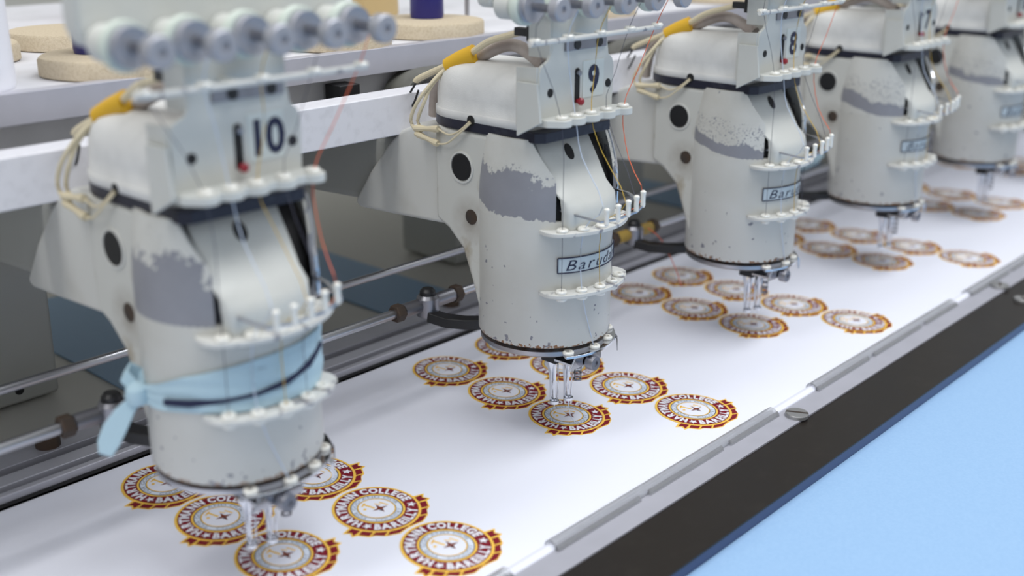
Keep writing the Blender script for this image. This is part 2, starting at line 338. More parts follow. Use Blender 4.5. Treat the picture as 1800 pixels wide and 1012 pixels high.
# ------------------------------------------------------------------ fabric and its embroidered badges
fab = thing('fabric_sheet', 'white fabric sheet with rows of maroon and gold badges', 'fabric', (0, 0, 0))
obj('sheet', MB().box(-560, 2100, -124, 198.5, -.7, 0), M['cloth'], fab)
edge = [(-132.2, 0.0), (-131.4, 2.4), (-128, 4.4), (-125, 3.6), (-121, .3), (-121, -.3), (-132, -.3)]
obj('rolled_edge', MB().prism(edge, 'x', -560, 2100), M['cloth'], fab)
A_, B_ = 31.0, 34.3
def ell(rho, phi, z=0): return (A_*rho*math.cos(phi), B_*rho*math.sin(phi), z)
def disc(mb, rho, z0, z1, n=56): return mb.loft([[ell(rho, 2*math.pi*i/n, z) for i in range(n)] for z in (z0, z1)], False, True)
def band(mb, r0, r1, z0, z1, n=56):
    return mb.loft([[ell(r, 2*math.pi*i/n, z) for i in range(n)] for r, z in ((r1, z0), (r1, z1), (r0, z1))], False, False)
def star_pts(cx, cy, r, z, rot, k=5, q=.45): return [(cx+(r if i % 2 == 0 else r*q)*math.cos(rot+math.pi*i/k), cy+(r if i % 2 == 0 else r*q)*math.sin(rot+math.pi*i/k), z) for i in range(2*k)]
def poly(mb, pts, z0, z1):
    if sum(pts[i][0]*pts[(i+1) % len(pts)][1]-pts[(i+1) % len(pts)][0]*pts[i][1] for i in range(len(pts))) < 0: pts = pts[::-1]
    return mb.loft([[(x, y, z0) for x, y in pts], [(x, y, z1) for x, y in pts]], False, True)
def stroke(mb, a, b, w, z0, z1):
    d = Vector((b[0]-a[0], b[1]-a[1])).normalized()*w/2; nx, ny = -d.y, d.x
    return poly(mb, [(a[0]+nx, a[1]+ny), (b[0]+nx, b[1]+ny), (b[0]-nx, b[1]-ny), (a[0]-nx, a[1]-ny)], z0, z1)
def make_badge():
    root = obj('embroidered_badge', disc(MB(), 1.0, 0, .45), M['gold'], fab)                        # gold oval
    # ribbon under the lower half
    half = [(-30, -5.5), (-39, -8.5), (-35.2, -12.2), (-37.4, -17), (-33.5, -18), (-29, -25.6), (-24.4, -27.6), (-20, -33.2), (-11, -37.6), (-4, -36.4)]
    out = half+[(-x, y) for x, y in reversed(half)]
    obj('ribbon', poly(MB(), out, 0, .22), M['gold'], root)
    fill = MB()
    for sx in (1, -1):
        for q in ([(-29.0, -8.0), (-36.4, -9.2), (-33.8, -12.3), (-35.6, -16.2), (-28.4, -14.8)], [(-27.6, -16.2), (-32.2, -17.9), (-28.4, -24.4), (-22.4, -22.6)],
                  [(-21.4, -24), (-27, -25.6), (-24.9, -26.6), (-20.6, -31.9), (-12.6, -28)], [(-11.6, -29.4), (-19.0, -32.8), (-11, -36.6), (-.4, -35.0), (-.4, -32.5)]):
            poly(fill, [(sx*x, y) for x, y in q], .2, .34)
    obj('ribbon_fill', fill, M['maroon'], root)
    obj('maroon_ring', disc(MB(), .938, .4, .60), M['maroon'], root)
    obj('inner_gold_ring', band(MB(), .59, .64, .55, .74), M['gold'], root)
    obj('dark_ring', band(MB(), .38, .60, .55, .70), M['ink'], root)
    obj('pale_ring', band(MB(), .445, .565, .6, .78), M['pale'], root)
    obj('centre_field', disc(MB(), .425, .6, .84), M['cloth'], root); obj('centre_line', band(MB(), .405, .43, .8, .9), M['gold'], root)
    let = MB(); rm = .78*32.5
    def along_top(phi0, zz, rb):
        return lambda u, v: ell(rb+v/32.5, phi0-u/(rm if rb > .6 else .5*32.5), zz)
    def along_bottom(phi0, zz, rt):
        return lambda u, v: ell(rt-v/32.5, phi0+u/(rm if rt > .7 else .5*32.5), zz)
    size = 9.8
    w = text(MB(), 'HARTMANN COLLEGE', lambda u, v: (u, v, 0), size, .055)
    text(let, 'HARTMANN COLLEGE', along_top(math.radians(201), .9, .688), size, .055, math.radians(219)*rm/w)
    w = text(MB(), 'BAREILLY', lambda u, v: (u, v, 0), size, .055)
    text(let, 'BAREILLY', along_bottom(math.radians(222), .9, .905), size, .055, math.radians(97)*rm/w)
    for a in (211.5, 329): 
        p = ell(.80, math.radians(a)); let.add(star_pts(p[0], p[1], 3.9, .9, math.radians(a)), [tuple(range(10))])
    obj('lettering', let, M['white_thread'], root)
    mot = MB()
    w = text(MB(), 'FOR GOD AND OUR', lambda u, v: (u, v, 0), 4.2, -.012); text(mot, 'FOR GOD AND OUR', along_top(math.radians(200), .86, .462), 4.2, -.012, math.radians(220)*.5*32.5/w)
    w = text(MB(), 'COUNTRY', lambda u, v: (u, v, 0), 4.2, -.012); text(mot, 'COUNTRY', along_bottom(math.radians(222), .86, .552), 4.2, -.012, math.radians(96)*.5*32.5/w)
    obj('motto', mot, M['ink'], root)
    em = MB(); stroke(em, (-3.4, 11.5), (-1, 1), 1.5, .8, .98); stroke(em, (-6.4, 9), (-1.6, 11.5), 1.2, .8, .98); stroke(em, (-8, 4), (-6.2, 5.4), 2.2, .8, .98); stroke(em, (7, 5), (9, -2), 1.1, .8, .98); stroke(em, (3, 6), (5.4, 2), .8, .8, .98)
    obj('emblem_lines', em, M['gold'], root)
    sx = MB(); sx.add(star_pts(1.6, -2.0, 6.4, .98, math.radians(80), 4, .30), [tuple(range(8))])
    obj('emblem_cross', sx, M['brown'], root)
    d = MB(); d.add(star_pts(.6, -4.4, 1.5, 1.04, .3, 4, .5), [tuple(range(8))]); obj('emblem_heart', d, M['ink'], root)
    return root
badge = make_badge(); first = True
CA, RB = 84.16, 73.33
for k in range(6):
    for c, rows in ((0, (-2, -1, 0)), (1, (-2, -1, 0, 1))):
        for r in rows:
            b = badge if first else copy_tree(badge, fab); first = False
            b.location = ((300*k+c*CA-.8)*.001, (-RB*r+1.2)*.001, 0)

# ------------------------------------------------------------------ one sewing head (local mm: x along the row, y to the back, z up from the cloth)
CX, CY = -22.0, 10.0
def on(r, deg, z): t = math.radians(deg); return (CX+r*math.sin(t), CY-r*math.cos(t), z)      # deg from the front (-Y), negative to -X
def yplane(z): return -44+(z-192)*.62
def rcase(z): return 54 if z < 205 else 54-5*((z-205)/47)**1.4
def stadium(inset, yf, z, n=18):
    r = 44-inset; o = [(CX+r*math.cos(math.pi*i/n), 70+r*math.sin(math.pi*i/n), z) for i in range(n+1)]
    c = 6; yy = yf+inset*.6
    return o+[(CX-r, yy+c, z), (CX-r+c, yy, z), (CX+r-c, yy, z), (CX+r, yy+c, z)]
def eyelet(mb, c, r=4.6, h=3.2):
    return mb.lathe(c, [(r*.55, -h*.2), (r*.8, 0), (r, h*.35), (r, h*.7), (r*.82, h), (r*.45, h*.95), (r*.35, h*.35), (0, h*.3)], n=18)
eye_me = mesh_of(eyelet(MB(), (0, 0, 0)), M['ceramic'], 'eyelet')
def put_eyelet(parent, p, tilt=0, flip=False):
    o = bpy.data.objects.new('eyelet', eye_me); COL.objects.link(o); o.parent = parent; o.location = [c*.001 for c in p]
    if flip: o.rotation_euler = (math.pi, 0, 0)
    return o
def arc_plate(z, t, th, r_in, r_mid, r_end, n=24):
    rings = []
    for i in range(n+1):
        a = -th+2*th*i/n; f = abs(a)/th; ro = r_mid if f < .72 else r_mid+(r_end-r_mid)*((f-.72)/.28)**2
        rings.append([on(r_in, a, z), on(ro, a, z), on(ro, a, z+t), on(r_in, a, z+t)])
    return MB().loft(rings)
def shell(r_of, th_a, th_b, z0, z1, thick, nz=14, na=22):
    """curved plate; th_a/th_b functions of z (deg)"""
    outer = [[on(r_of(z), th_a(z)+(th_b(z)-th_a(z))*i/na, z) for i in range(na+1)] for z in [z0+(z1-z0)*j/nz for j in range(nz+1)]]
    inner = [[on(r_of(z)-thick, th_a(z)+(th_b(z)-th_a(z))*i/na, z) for i in range(na+1)] for z in [z0+(z1-z0)*j/nz for j in range(nz+1)]]
    return MB().loft([o+i[::-1] for o, i in zip(outer, inner)])
def cheek_front(z):
    return max(41.0, math.degrees(math.acos(max(-1, min(1, (CY-yplane(z)+5)/rcase(z)))))) if z > 195 else 41.0
def make_head():
    h = thing('sewing_head', 'head', 'sewing head')
    # casting
    nose = [(78, 168), (95, 166), (150, 163), (196, 161), (202, 166), (180, 196), (155, 224), (138, 238), (120, 246), (78, 248)]
    obj('arm', MB().prism(nose, 'x', -60, 16), M['paint'], h, 9, 4)
    rear = [(150, 168), (300, 160), (365, 150), (397, 110), (500, 110), (500, 222), (150, 230)]
    obj('rear_arm', MB().prism(rear, 'x', -54, 30), M['grey'], h, 8, 3)
    col = obj('column', MB().prism([(392, -11), (490, -11), (490, 150), (380, 150), (388, 110)], 'x', -46, 39), M['grey'], h, 4, 3)
    obj('foot_hole', MB().cyl((2, 391.4, 2), 4.2, 1, 'y', 16), M['dark'], col)
    blk = [(20, 100), (44, 104), (52, 128), (62, 152), (78, 166), (92, 172), (92, 250), (20, 250)]
    b = obj('head_block', MB().prism(blk, 'x', -66, 22), M['grime'], h, 5, 3)
    hp = obj('port_hole', MB().lathe((-67.2, 60, 220), [(13, 2), (13, .2), (11.4, 0), (11, 1.6), (0, 1.7)], 'x'), M['paint'], b)
    obj('port_glass', MB().cyl((-67.0, 60, 220), 10.6, 1.2, 'x', 24), M['black'], b)
    obj('bolt_hole', MB().cyl((-66.4, 50, 181), 6.2, 1.0, 'x', 20), M['rust'], b)
    # needle case: cylinder, recessed dark core, cheeks and sloping front plate
    obj('needle_case', MB().lathe((CX, CY, 0), [(50, 88.5), (53.2, 87.6), (54, 89), (54, 190), (52.5, 190.4), (49, 190.4)], n=72), case_m, h)
    core = MB(); rings = []
    for z in (185, 192, 197, 205, 215, 225, 235, 245, 252):
        rr_ = rcase(z)-4; rings.append([(CX+rr_*math.sin(2*math.pi*i/48), max(CY-rr_*math.cos(2*math.pi*i/48), yplane(z)+5 if z > 190 else -99), z) for i in range(48)][::-1])
    obj('case_core', core.loft(rings), M['dark'], h)
    ck = shell(lambda z: rcase(z), lambda z: -152, lambda z: -cheek_front(z), 189.5, 251.5, 3)
    obj('cheek_plate', ck, M['paint'], h)
    ck2 = shell(lambda z: rcase(z)+(2.5 if z > 196 else 0), lambda z: cheek_front(z), lambda z: 152, 189.5, 251.5, 3)
    obj('cheek_plate', ck2, M['paint'], h)
    tp = []
    for j in range(13):
        z = 192+58*j/12; a = cheek_front(z)+1; tp.append(on(rcase(z)+2.5, a, z))
    obj('chrome_trim', MB().tube(tp, 1.3, 8, 0), M['chrome'], h)
    # front plate (bent sheet with side flanges)
    prof = [(-42.5, 183), (-44.6, 190), (-44.6, 197), (-42, 204.5)]+[(yplane(z)-1.0, z) for z in (212, 225, 238, 250)]
    wide = [27, 28, 29, 30, 30.6, 31, 31, 31]; dep = [12, 12, 11, 9, 7, 6, 5.5, 5]
    rings = []
    for (y, z), w, dd in zip(prof, wide, dep):
        e = dd*.45
        f = [(-w, dd), (-w, e), (-w+2.4, e*.35), (-w*.5, -.2), (0, -1.0), (w*.5, -.2), (w-2.4, e*.35), (w, e), (w, dd), (w-1.8, dd), (w-2.4, e+1.4), (-w+2.4, e+1.4), (-w+1.8, dd)]
        rings.append([(CX-4+a, y+d*.92, z+d*(.35 if z > 200 else 0)) for a, d in f])
    fp = obj('front_plate', MB().loft(rings), M['plate'], h, sharp=50)
    hm = MB(); c = Vector((-27, yplane(238)-1.9, 238)); nrm = Vector((0, -.85, .53))
    t1 = Vector((1, 0, 0)); t2 = nrm.cross(t1).normalized()
    hm.loft([[c+nrm*d+(math.cos(2*math.pi*i/20)*4.2*t1+math.sin(2*math.pi*i/20)*6.6*t2) for i in range(20)] for d in (-1, .5)])
    obj('oval_hole', hm, M['dark'], fp)
    # cap and gasket
    obj('gasket', MB().loft([stadium(-.6, -22, 249.5), stadium(-.6, -22, 257.5)]), M['gasket'], h, .8)
    cap = [(0, 257), (-.8, 257.5), (-.8, 263), (0, 263.6), (.6, 264), (.8, 274), (2.0, 283), (4.6, 290), (9, 295), (16, 298.5), (26, 300.5)]
    cp = obj('cap_cover', MB().loft([stadium(i, -9, z) for i, z in cap]), M['cap'], h, sharp=60)
    obj('wire_hole', MB().cyl((-66.9, 49, 258.5), 4.2, 1.2, 'x', 16), M['dark'], cp)
    # number plate bracket
    npo = [(-72, 266), (14, 266), (15, 300), (13, 306), (8, 310), (6, 322), (6, 352), (-58, 352), (-58, 318), (-62, 311), (-70, 307), (-72, 303)]
    npl = obj('number_plate', MB().prism(npo, 'y', -25.5, -22.5), M['plate'], h, .5)
    obj('plate_flange', MB().prism([(-24, 268), (-4, 262), (-4, 306), (-24, 307)], 'x', -73.5, -71), M['plate'], npl, .4)
    obj('side_tab', MB().prism([(-31, 268), (-8, 256), (-8, 296), (-27, 296)], 'x', -77, -74.5), M['plate'], npl, .4)
    obj('neck_flange', MB().box(-60, -57.5, -25, -4, 312, 352), M['plate'], npl, .4)
    obj('sticker', MB().box(-23, 2, -26.0, -25.3, 279.5, 307), M['sticker'], npl)
    obj('lever_slot', MB().prism([(-32, 277), (-26.5, 277), (-26.5, 301), (-28, 302.5), (-30.5, 302.5), (-32, 301)], 'y', -25.9, -25.3), M['dark'], npl)
    obj('lever_knob', MB().lathe((-29.2, -25.4, 278), [(1.6, 0), (1.8, -2), (2.8, -3.2), (2.8, -5), (1.8, -6.2), (0, -6.5)][::-1], 'y', 16), M['red'], npl)
    obj('lever_pin', MB().lathe((-29.2, -25.4, 299), [(2.0, 0), (2.0, -3), (0, -3.2)][::-1], 'y', 16), M['dull'], npl)
    for x in (-60, 8): obj('hole', MB().cyl((x, -25.9, 287.5), 3.2, .8, 'y', 16), M['dark'], npl)
    obj('name_bar', MB().box(-45, 3, -27.5, -25.2, 316, 324), M['dull'], npl, .5)
    for x in (-32, -6): obj('bar_hole', MB().cyl((x, -28.1, 320), 3.6, .8, 'y', 16), M['black'], npl)
    # scalloped thread guide at the foot of the number plate
    ex = [-61, -45, -28, -9, 12]; sc = [(-73, -23), (-73, -34)]
    for i, x in enumerate(ex):
        sc += [(x+7.4*math.cos(math.radians(a)), -38+7.4*math.sin(math.radians(a))) for a in (200, 225, 250, 270, 290, 315, 340)]
    sc += [(20, -30), (14, -23)]
    tg = obj('scalloped_guide', MB().prism(sc, 'z', 264.5, 270), M['plate'], h, .8)
    for x in ex: put_eyelet(tg, (x, -38, 269.4))
    # upper thread rail
    tr = obj('thread_rail', MB().tube([(-99, -40, 327), (56, -38, 327)], 2.0, 12, 0), M['guide'], h)
    for x in (-93, -57, -20, 16, 51): put_eyelet(tr, (x, -39, 327.2))
    obj('rail_post', MB().box(-40, -34, -39, -24, 325, 329), M['plate'], tr)
    # tension unit
    tb = obj('tension_base', MB().prism([(-110, 360), (-106, 350), (-60, 346), (-50, 336), (0, 336), (10, 346), (62, 348), (66, 354), (66, 425), (-110, 425)], 'y', -12, 4), M['plate'], h, 4, 3)
    for i in range(5):
        x = -97+36*i; zz = 352
        td = obj('tension_dial', MB().lathe((x, 0, zz), [(0, -41.6), (8.6, -41.6), (10.6, -42.4), (10.8, -41.4), (9, -39.6), (9, -39), (10.8, -38), (10.6, -36.6), (0, -36.5)], 'y').mat(1).lathe((x, 0, zz), [(0, -36.6), (12.6, -36.4), (13.2, -35), (13.2, -31), (12.6, -29.5), (0, -29.4)], 'y').mat(2).lathe((x, 0, zz), [(6, -29.6), (6, -26), (9.4, -25), (10, -23), (10, -13)], 'y', 24), [M['disc'], M['felt'], M['plate']], h)
        obj('stem', MB().lathe((x, 0, zz), [(3.2, -66), (4.8, -64), (4.8, -60), (3, -56), (3, -43)], 'y', 14), M['dull'], td)
        obj('knob', MB().lathe((x, 0, zz), [(0, -66.6), (2.2, -66.6), (2.6, -68.2), (7.2, -68.2), (8.3, -67.2), (8.3, -61), (7.4, -60), (0, -59.8)], 'y'), M['disc'], td)
    # thread guide shelves round the case
    for z, lower in ((181.2, False), (132.4, True)):
        g = obj('guide_shelf', arc_plate(z, 3.2, 54, 52.5, 66, 55), M['guide'], h, .6)
        for a in (-37, -21, -4, 12, 28):
            put_eyelet(g, on(60.5, a, z+2.6))
            if lower: put_eyelet(g, on(60.5, a, z+.5), flip=True)
    # maker's plate
    r1 = 54.9; nm = obj('maker_plate', shell(lambda z: r1, lambda z: -39, lambda z: 39, 149.6, 162.2, .8, 2, 24), M['tag'], h)
    bd = MB()
    for z in (149.9, 161.9): bd.tube([on(r1+.1, -39+78*i/24, z) for i in range(25)], .55, 6, 0)
    for a in (-39, 39): bd.tube([on(r1+.1, a, 149.9), on(r1+.1, a, 161.9)], .55, 6, 0)
    obj('plate_border', bd, M['navy'], nm)
    tx = MB(); w = text(MB(), 'Barudan', lambda u, v: (u, v, 0), 12, 0, 1.0, .3, .04)
    text(tx, 'Barudan', lambda u, v: on(r1+.25, -33.5+math.degrees(u/54), 151.6+v), 12, -.002, math.radians(67)*54/w, .3, .04)
    obj('plate_lettering', tx, M['navy'], nm)
    # lower ring, bottom thread guide, presser feet
    obj('base_ring', MB().lathe((CX, CY, 0), [(30, 79), (50, 79), (52.4, 80.5), (52.4, 84), (48, 85), (40, 88.5)], n=64), M['steel'], h)
    bg_r = []
    for i in range(22):
        a = -32+118*i/21; bg_r.append([on(44, a, 79.5), on(59, a, 79.5), on(59, a, 81.8), on(44, a, 81.8)])
    bg = obj('needle_guide', MB().loft(bg_r), M['chrome'], h, .4)
    for a in (-28, 0, 24, 50, 74): put_eyelet(bg, on(53.5, a, 81.4))
    for a in (38, 64): obj('guide_tab', MB().flat([on(58, a, 81), on(60.5, a, 78), on(61, a, 68)], 7, .9, (math.cos(math.radians(a)), math.sin(math.radians(a)), 0)), M['chrome'], bg)
    pf = obj('foot_holder', MB().box(-42, -12, -20, -4, 66, 79), M['black'], h, 1)
    obj('holder_plate', MB().prism([(-52, 70), (-12, 70), (-12, 80), (-44, 80)], 'y', -43, -41.6), M['chrome'], pf, .3)
    obj('holder_arm', MB().box(-44, -14, -42, -20, 70, 72), M['chrome'], pf, .3)
    for (tx_, ty_, px_, py_) in ((-32, -11, -37, -10), (-19, -15, -18, -14)):
        f = obj('presser_foot', MB().cyl((tx_, ty_, 26.5), 4.0, 2.4, 'z', 20, inner=2.3), M['chrome'], h)
        obj('foot_shank', MB().loft([[(px_-4, py_-2, 66), (px_+4, py_-2, 66), (px_+4, py_+2, 66), (px_-4, py_+2, 66)], [(tx_-3.2, ty_+1, 54), (tx_+3.4, ty_+1, 54), (tx_+3.4, ty_+4, 54), (tx_-3.2, ty_+4, 54)], [(tx_-1.2, ty_+2.4, 40), (tx_+1.2, ty_+2.4, 40), (tx_+1.2, ty_+4.4, 40), (tx_-1.2, ty_+4.4, 40)], [(tx_-1.4, ty_+2.4, 28), (tx_+1.4, ty_+2.4, 28), (tx_+1.4, ty_+4, 28), (tx_-1.4, ty_+4, 28)]]), M['chrome'], f, .3)
        obj('needle', MB().lathe((tx_, ty_, 0), [(.2, 22), (.7, 27), (.75, 46), (1.4, 48), (1.4, 66)], n=10), M['chrome'], f)
        obj('foot_wire', MB().tube([(tx_+3.4, ty_, 27), (tx_+3.2, ty_-1, 45), (tx_+3.6, ty_, 64)], .6, 8), M['chrome'], f)
    sp = MB()
    for i in range(5): sp.cyl((-6, -14, 40+i*5.5), 3.6, 1.3, 'z', 16, inner=2.4)
    sp.tube([(-6, -11, 64), (-6, -11, 40)], .7, 6, 0).tube([(-4, -16, 64), (-4, -16, 40)], .5, 6, 0); obj('spring', sp, M['dull'], h)
    ts = obj('thumb_screw', MB().lathe((-29, 0, 72), [(0, -50), (2.2, -50), (2.2, -51), (5.6, -51), (6, -50), (6, -44), (3, -43.6), (3, -38)], 'y', 24), M['dull'], h)
    # take-up bar with five posts
    bar = [(-52, -22, 199), (-50, -44, 197), (-44, -63, 194), (-30, -67, 194), (-8, -69, 196), (6, -66, 199), (12, -46, 203), (14, -20, 204)]
    tb2 = obj('take_up_bar', MB().flat(bar, 1.4, 2.2, (0, 0, 1)), M['steel'], h)
    for i in range(5):
        t = i/4; x = -40+43*t; y = -65.5-3*math.sin(math.pi*t)-1.5*t; z = 191+6*t
        obj('take_up_post', MB().lathe((x, y, z), [(1.2, 0), (1.9, 1), (1.9, 10), (2.3, 11), (2.3, 12.5), (1.2, 13.4)], n=12), M['ceramic'], tb2)
    # cables at the back of the cap
    obj('hose', MB().tube([(-40, -2, 303), (-36, 23, 313), (-35, 41, 314), (-35, 62, 306), (-35, 75, 300), (-34, 100, 291), (-33, 119, 277), (-32, 125, 262), (-30, 128, 248)], 5.0, 12), M['hose'], h)
    cc = obj('cable_connector', MB().box(-56, -46, -6, 2, 322, 336).box(-54, -48, 2, 16, 325, 331), M['black'], h, .6)
    obj('beige_cable', MB().tube([(-50, 10, 328), (-46, 26, 324), (-45, 50, 317), (-45, 68, 307), (-45, 87, 298), (-45, 128, 281), (-45, 134, 277)], 2.6, 10), M['beige'], h)
    obj('dark_wire', MB().tube([(-45, 132, 278), (-45, 142, 266), (-45, 148, 257), (-44, 140, 256), (-44, 132, 270)], .9, 8), M['black'], h)
    for dx, e in ((0, 0), (3, 5)): obj('wire', MB().tube([(-49, 87, 296), (-58+dx, 92, 289), (-66+dx, 97, 279), (-71+dx, 106-e, 265), (-71+dx, 113-e, 251), (-70+dx, 108-e, 243)], 1.5, 8), M['beige'], h)
    obj('yellow_sleeve', MB().tube([(-42, 68, 305), (-46, 80, 300), (-50, 91, 294)], lambda t: 8.2-1.6*t, 12), M['yellow'], h)
    for pa, pb in (((-70, 109, 245), (-70, 82, 248)), ((-70, 108, 241), (-70, 83, 236))):
        obj('wire_plug', MB().tube([pa, [(a+b)/2 for a, b in zip(pa, pb)], pb], lambda t: 2.4+.5*math.sin(9*t), 10), M['beige'], h)
    obj('wire', MB().tube([(-70, 82, 248), (-70, 70, 245), (-70, 58, 250), (-68, 49, 258)], .8, 8), M['beige'], h)
    obj('wire', MB().tube([(-70, 83, 236), (-71, 72, 238), (-71, 60, 246), (-68, 48, 257)], .8, 8), M['beige'], h)
    return h
proto = make_head()
LAB = ['sewing head numbered 10 in the foreground with a blue cloth tied round it', 'sewing head numbered 9 in sharp focus at the centre', 'sewing head numbered 8, third from the camera', 'sewing head numbered 7, fourth from the camera', 'blurred sewing head numbered 6 next to the right edge', 'farthest sewing head numbered 5, cut by the right edge']
WORN = [worn_paint('worn_cheek_a', 3, .1840, .05, .044, .085, spk_t=.66, spk_w=.006), worn_paint('worn_cheek_b', 1, .1930, .10, .033, .050, spk_t=.64, spk_w=.008), worn_paint('worn_cheek_c', 5, .1925, .20, .012, .022), worn_paint('worn_cheek_d', 8, .1925, .20, .017, .026), worn_paint('worn_cheek_e', 11, .1925, .18, .010, .020), worn_paint('worn_cheek_f', 13, .192, .16, .010, .020)]
heads = []
for k in range(6):
    o = proto if k == 0 else copy_tree(proto)
    heads.append(o)
for k, o in enumerate(heads):
    o.location.x = .3*k; tag(o, LAB[k], 'sewing head', 'sewing heads in a row'); o.name = 'sewing_head' if k == 0 else f'sewing_head.{k:03d}'
    for ch in list(o.children):
        if ch.name.startswith('cheek_plate'):
            ch.data = ch.data.copy(); ch.data.materials[0] = WORN[k]
        if ch.name.startswith('number_plate'):
            s = str(10-k); d = MB(); w = text(MB(), s, lambda u, v: (u, v, 0), 28, .034, .95, 0, .05)
            text(d, s, lambda u, v, w=w: (-8.6-w/2+u, -26.25, 283.2+v), 28, .034, .95, 0, .05); obj('number', d, M['navy'], ch)

# ------------------------------------------------------------------ blue cloth tied round head 10, and a rag on head 8's far side
cs = thing('cloth_strip', 'light blue cloth strip knotted round the case of head 10', 'cloth strip', (-22, 10, 140))
def rel(p): return (p[0]+22, p[1]-10, p[2]-140)
ra = [(-118, 134, 143), (-104, 133, 144), (-85, 134, 150), (-65, 136, 158), (-45, 137, 163), (-20, 137, 168), (0, 137, 170), (25, 137, 171), (50, 138, 171), (80, 138, 168), (110, 138, 160), (150, 138, 154)]
st = MB(); rings = []
for i in range(len(ra)-1):
    for q in range(4):
        t = q/4; a, z0, z1 = [ra[i][j]*(1-t)+ra[i+1][j]*t for j in range(3)]
        n = 10; outl = []
        for j in range(n+1):
            f = j/n; outl.append(rel(on(55.9+1.0*math.sin(f*9+a*.06)**2+.5*math.sin(a*.11), a, z0+(z1-z0)*f)))
        inn = [rel(on(54.6, a, z0+(z1-z0)*(1-j/n))) for j in range(n+1)]
        rings.append(outl+inn)
obj('wrap', st.loft(rings), M['rag'], cs, sharp=60)
fold_path = [rel(on(57.6, a, z)) for a, z in ((-78, 141), (-60, 143), (-40, 145), (-20, 147), (0, 150), (20, 155), (38, 161))]
obj('dark_fold_line', MB().flat(fold_path, [4, 4.5, 2.2, 2.2, 3.5, 4.5, 3.5], 1.0, (0, 0, 1)), M['rag_dark'], cs)  # thin dark line laid along a fold of the wrap
kp = Vector(rel(on(60, -104, 139)))
kn = MB()
kn.loft([[kp+Vector((r*math.cos(t)*1.0, r*math.sin(t), z)) for t in [2*math.pi*i/14 for i in range(14)]] for r, z in ((1, -8), (6, -6), (7.6, -1), (6.6, 4), (3.4, 7), (.5, 8))]); obj('knot', kn, M['rag'], cs)
lp = [kp+Vector(v) for v in ((0, 4, 4), (-3, 8, 10), (2, 12, 13), (8, 10, 8), (6, 4, 2))]
obj('loop', MB().flat(lp, 8, 2, (0.5, -.3, .8)), M['rag'], cs, .6)
tl = [kp+Vector(v) for v in ((0, 0, -2), (-8, 2, -9), (-15, 3, -18), (-20, 4, -27), (-23, 4, -34))]
obj('tail', MB().flat(tl, [7, 11, 14, 13, 8], 2.2, (.6, -.45, -.3)), M['rag'], cs, .8)
tl2 = [kp+Vector(v) for v in ((0, 0, 0), (14, -14, -3), (24, -26, -6), (32, -33, -9))]
obj('tail', MB().flat(tl2, [6, 9, 9, 6], 2.0, (.1, -.1, 1)), M['rag'], cs, .8)
rg = thing('blue_rag', 'crumpled light blue rag lying on the lower rod past head 8', 'rag', (905, 118, 90))
rb = MB(); rings = []
for i in range(15):
    t = i/14; x = -42+84*t; r = 11*math.sin(math.pi*min(max(t, .06), .94))**.6
    rings.append([(x, (r+2*math.sin(5*t+j))*math.cos(2*math.pi*j/16), 8+(.55*r+1.5*math.sin(9*t+2*j))*math.sin(2*math.pi*j/16)+10*t) for j in range(16)])
obj('folds', rb.loft(rings), M['rag'], rg, sharp=70)

# ------------------------------------------------------------------ beams and thread shelf behind the heads
tag(obj('cross_beam', MB().box(-700, 2300, 140, 166, 233.5, 267.5), M['beam'], None, 1.2), 'white box beam running behind the sewing heads', 'beam')
tag(obj('rear_beam', MB().box(-700, 2300, 176, 250, 224, 252), M['darkgrey'], None, 2), 'dark grey beam behind the white cross beam', 'beam')
for k in range(-1, 6):
    if k < 0: continue
    t = thing('shelf_bracket', 'curved grey bracket holding the thread shelf '+(['between the two nearest heads', 'right of the sharp centre head', 'right of the third head', 'right of the fourth head', 'right of the fifth head', 'past the farthest head'][k]), 'bracket', (300*k+310, 186, 252), 'brackets under the thread shelf')
    a = [math.radians(d) for d in range(90, 181, 10)]
    outer = [(40+38*math.cos(x)-30, 38*math.sin(x)*.63) for x in a]; inner = [(40+30*math.cos(x)-30, 30*math.sin(x)*.56) for x in reversed(a)]
    obj('arch', MB().prism([(60, 24)]+outer+[(-28, 0), (-20, 0)]+inner+[(60, 17)], 'y', -8, 22), M['darkgrey'], t, .8)
    s = thing('stop_block', 'black stop block with a rusty bolt '+(['between the two nearest heads', 'right of the sharp centre head', 'right of the third head', 'right of the fourth head', 'right of the fifth head', 'past the farthest head'][k]), 'stop block', (300*k+232, 192, 252), 'black stop blocks on the rear beam')
    obj('block', MB().prism([(-14, 0), (18, 0), (18, 19), (-2, 19), (-2, 9), (-14, 9)], 'x', -12, 10), M['black'], s, .8)
    obj('bolt', MB().cyl((18, -6, 0), 6, 8, 'z', 6), M['rust'], s, .6)
sh = thing('thread_shelf', 'white thread shelf with aluminium edge above the heads', 'shelf', (700, 400, 283))
obj('shelf_top', MB().box(-1400, 1600, -198, 420, -4, 12), M['tabletop'], sh)
obj('front_edge', MB().prism([(-202, -8), (-199, -8), (-199, 12.2), (-190, 12.2), (-190, 14), (-202, 14)], 'x', -1400, 1600), M['alu'], sh, .5)
obj('rear_apron', MB().box(-1400, 1600, -186, -182, -30.5, -3.5), M['tabletop'], sh)
def foam(x, y, r, label, th=14, cut=None):
    pts = []
    for i in range(48):
        a = 2*math.pi*i/48; q = r*(1+.012*math.sin(3*a+x)+.012*math.sin(7*a)); px = q*math.cos(a)
        if cut and px > cut: px = cut
        pts.append((px, q*math.sin(a)))
    mb = MB().loft([[(px*s, py*s, z) for px, py in pts] for s, z in ((.97, 0), (1, 1.2), (1, th-2), (.97, th))])
    o = obj('foam_pad', mb, M['foam'], None, 0, sharp=50); o.location = (x*.001, y*.001, .2952); return tag(o, label, 'foam pad', 'round foam pads on the thread shelf')
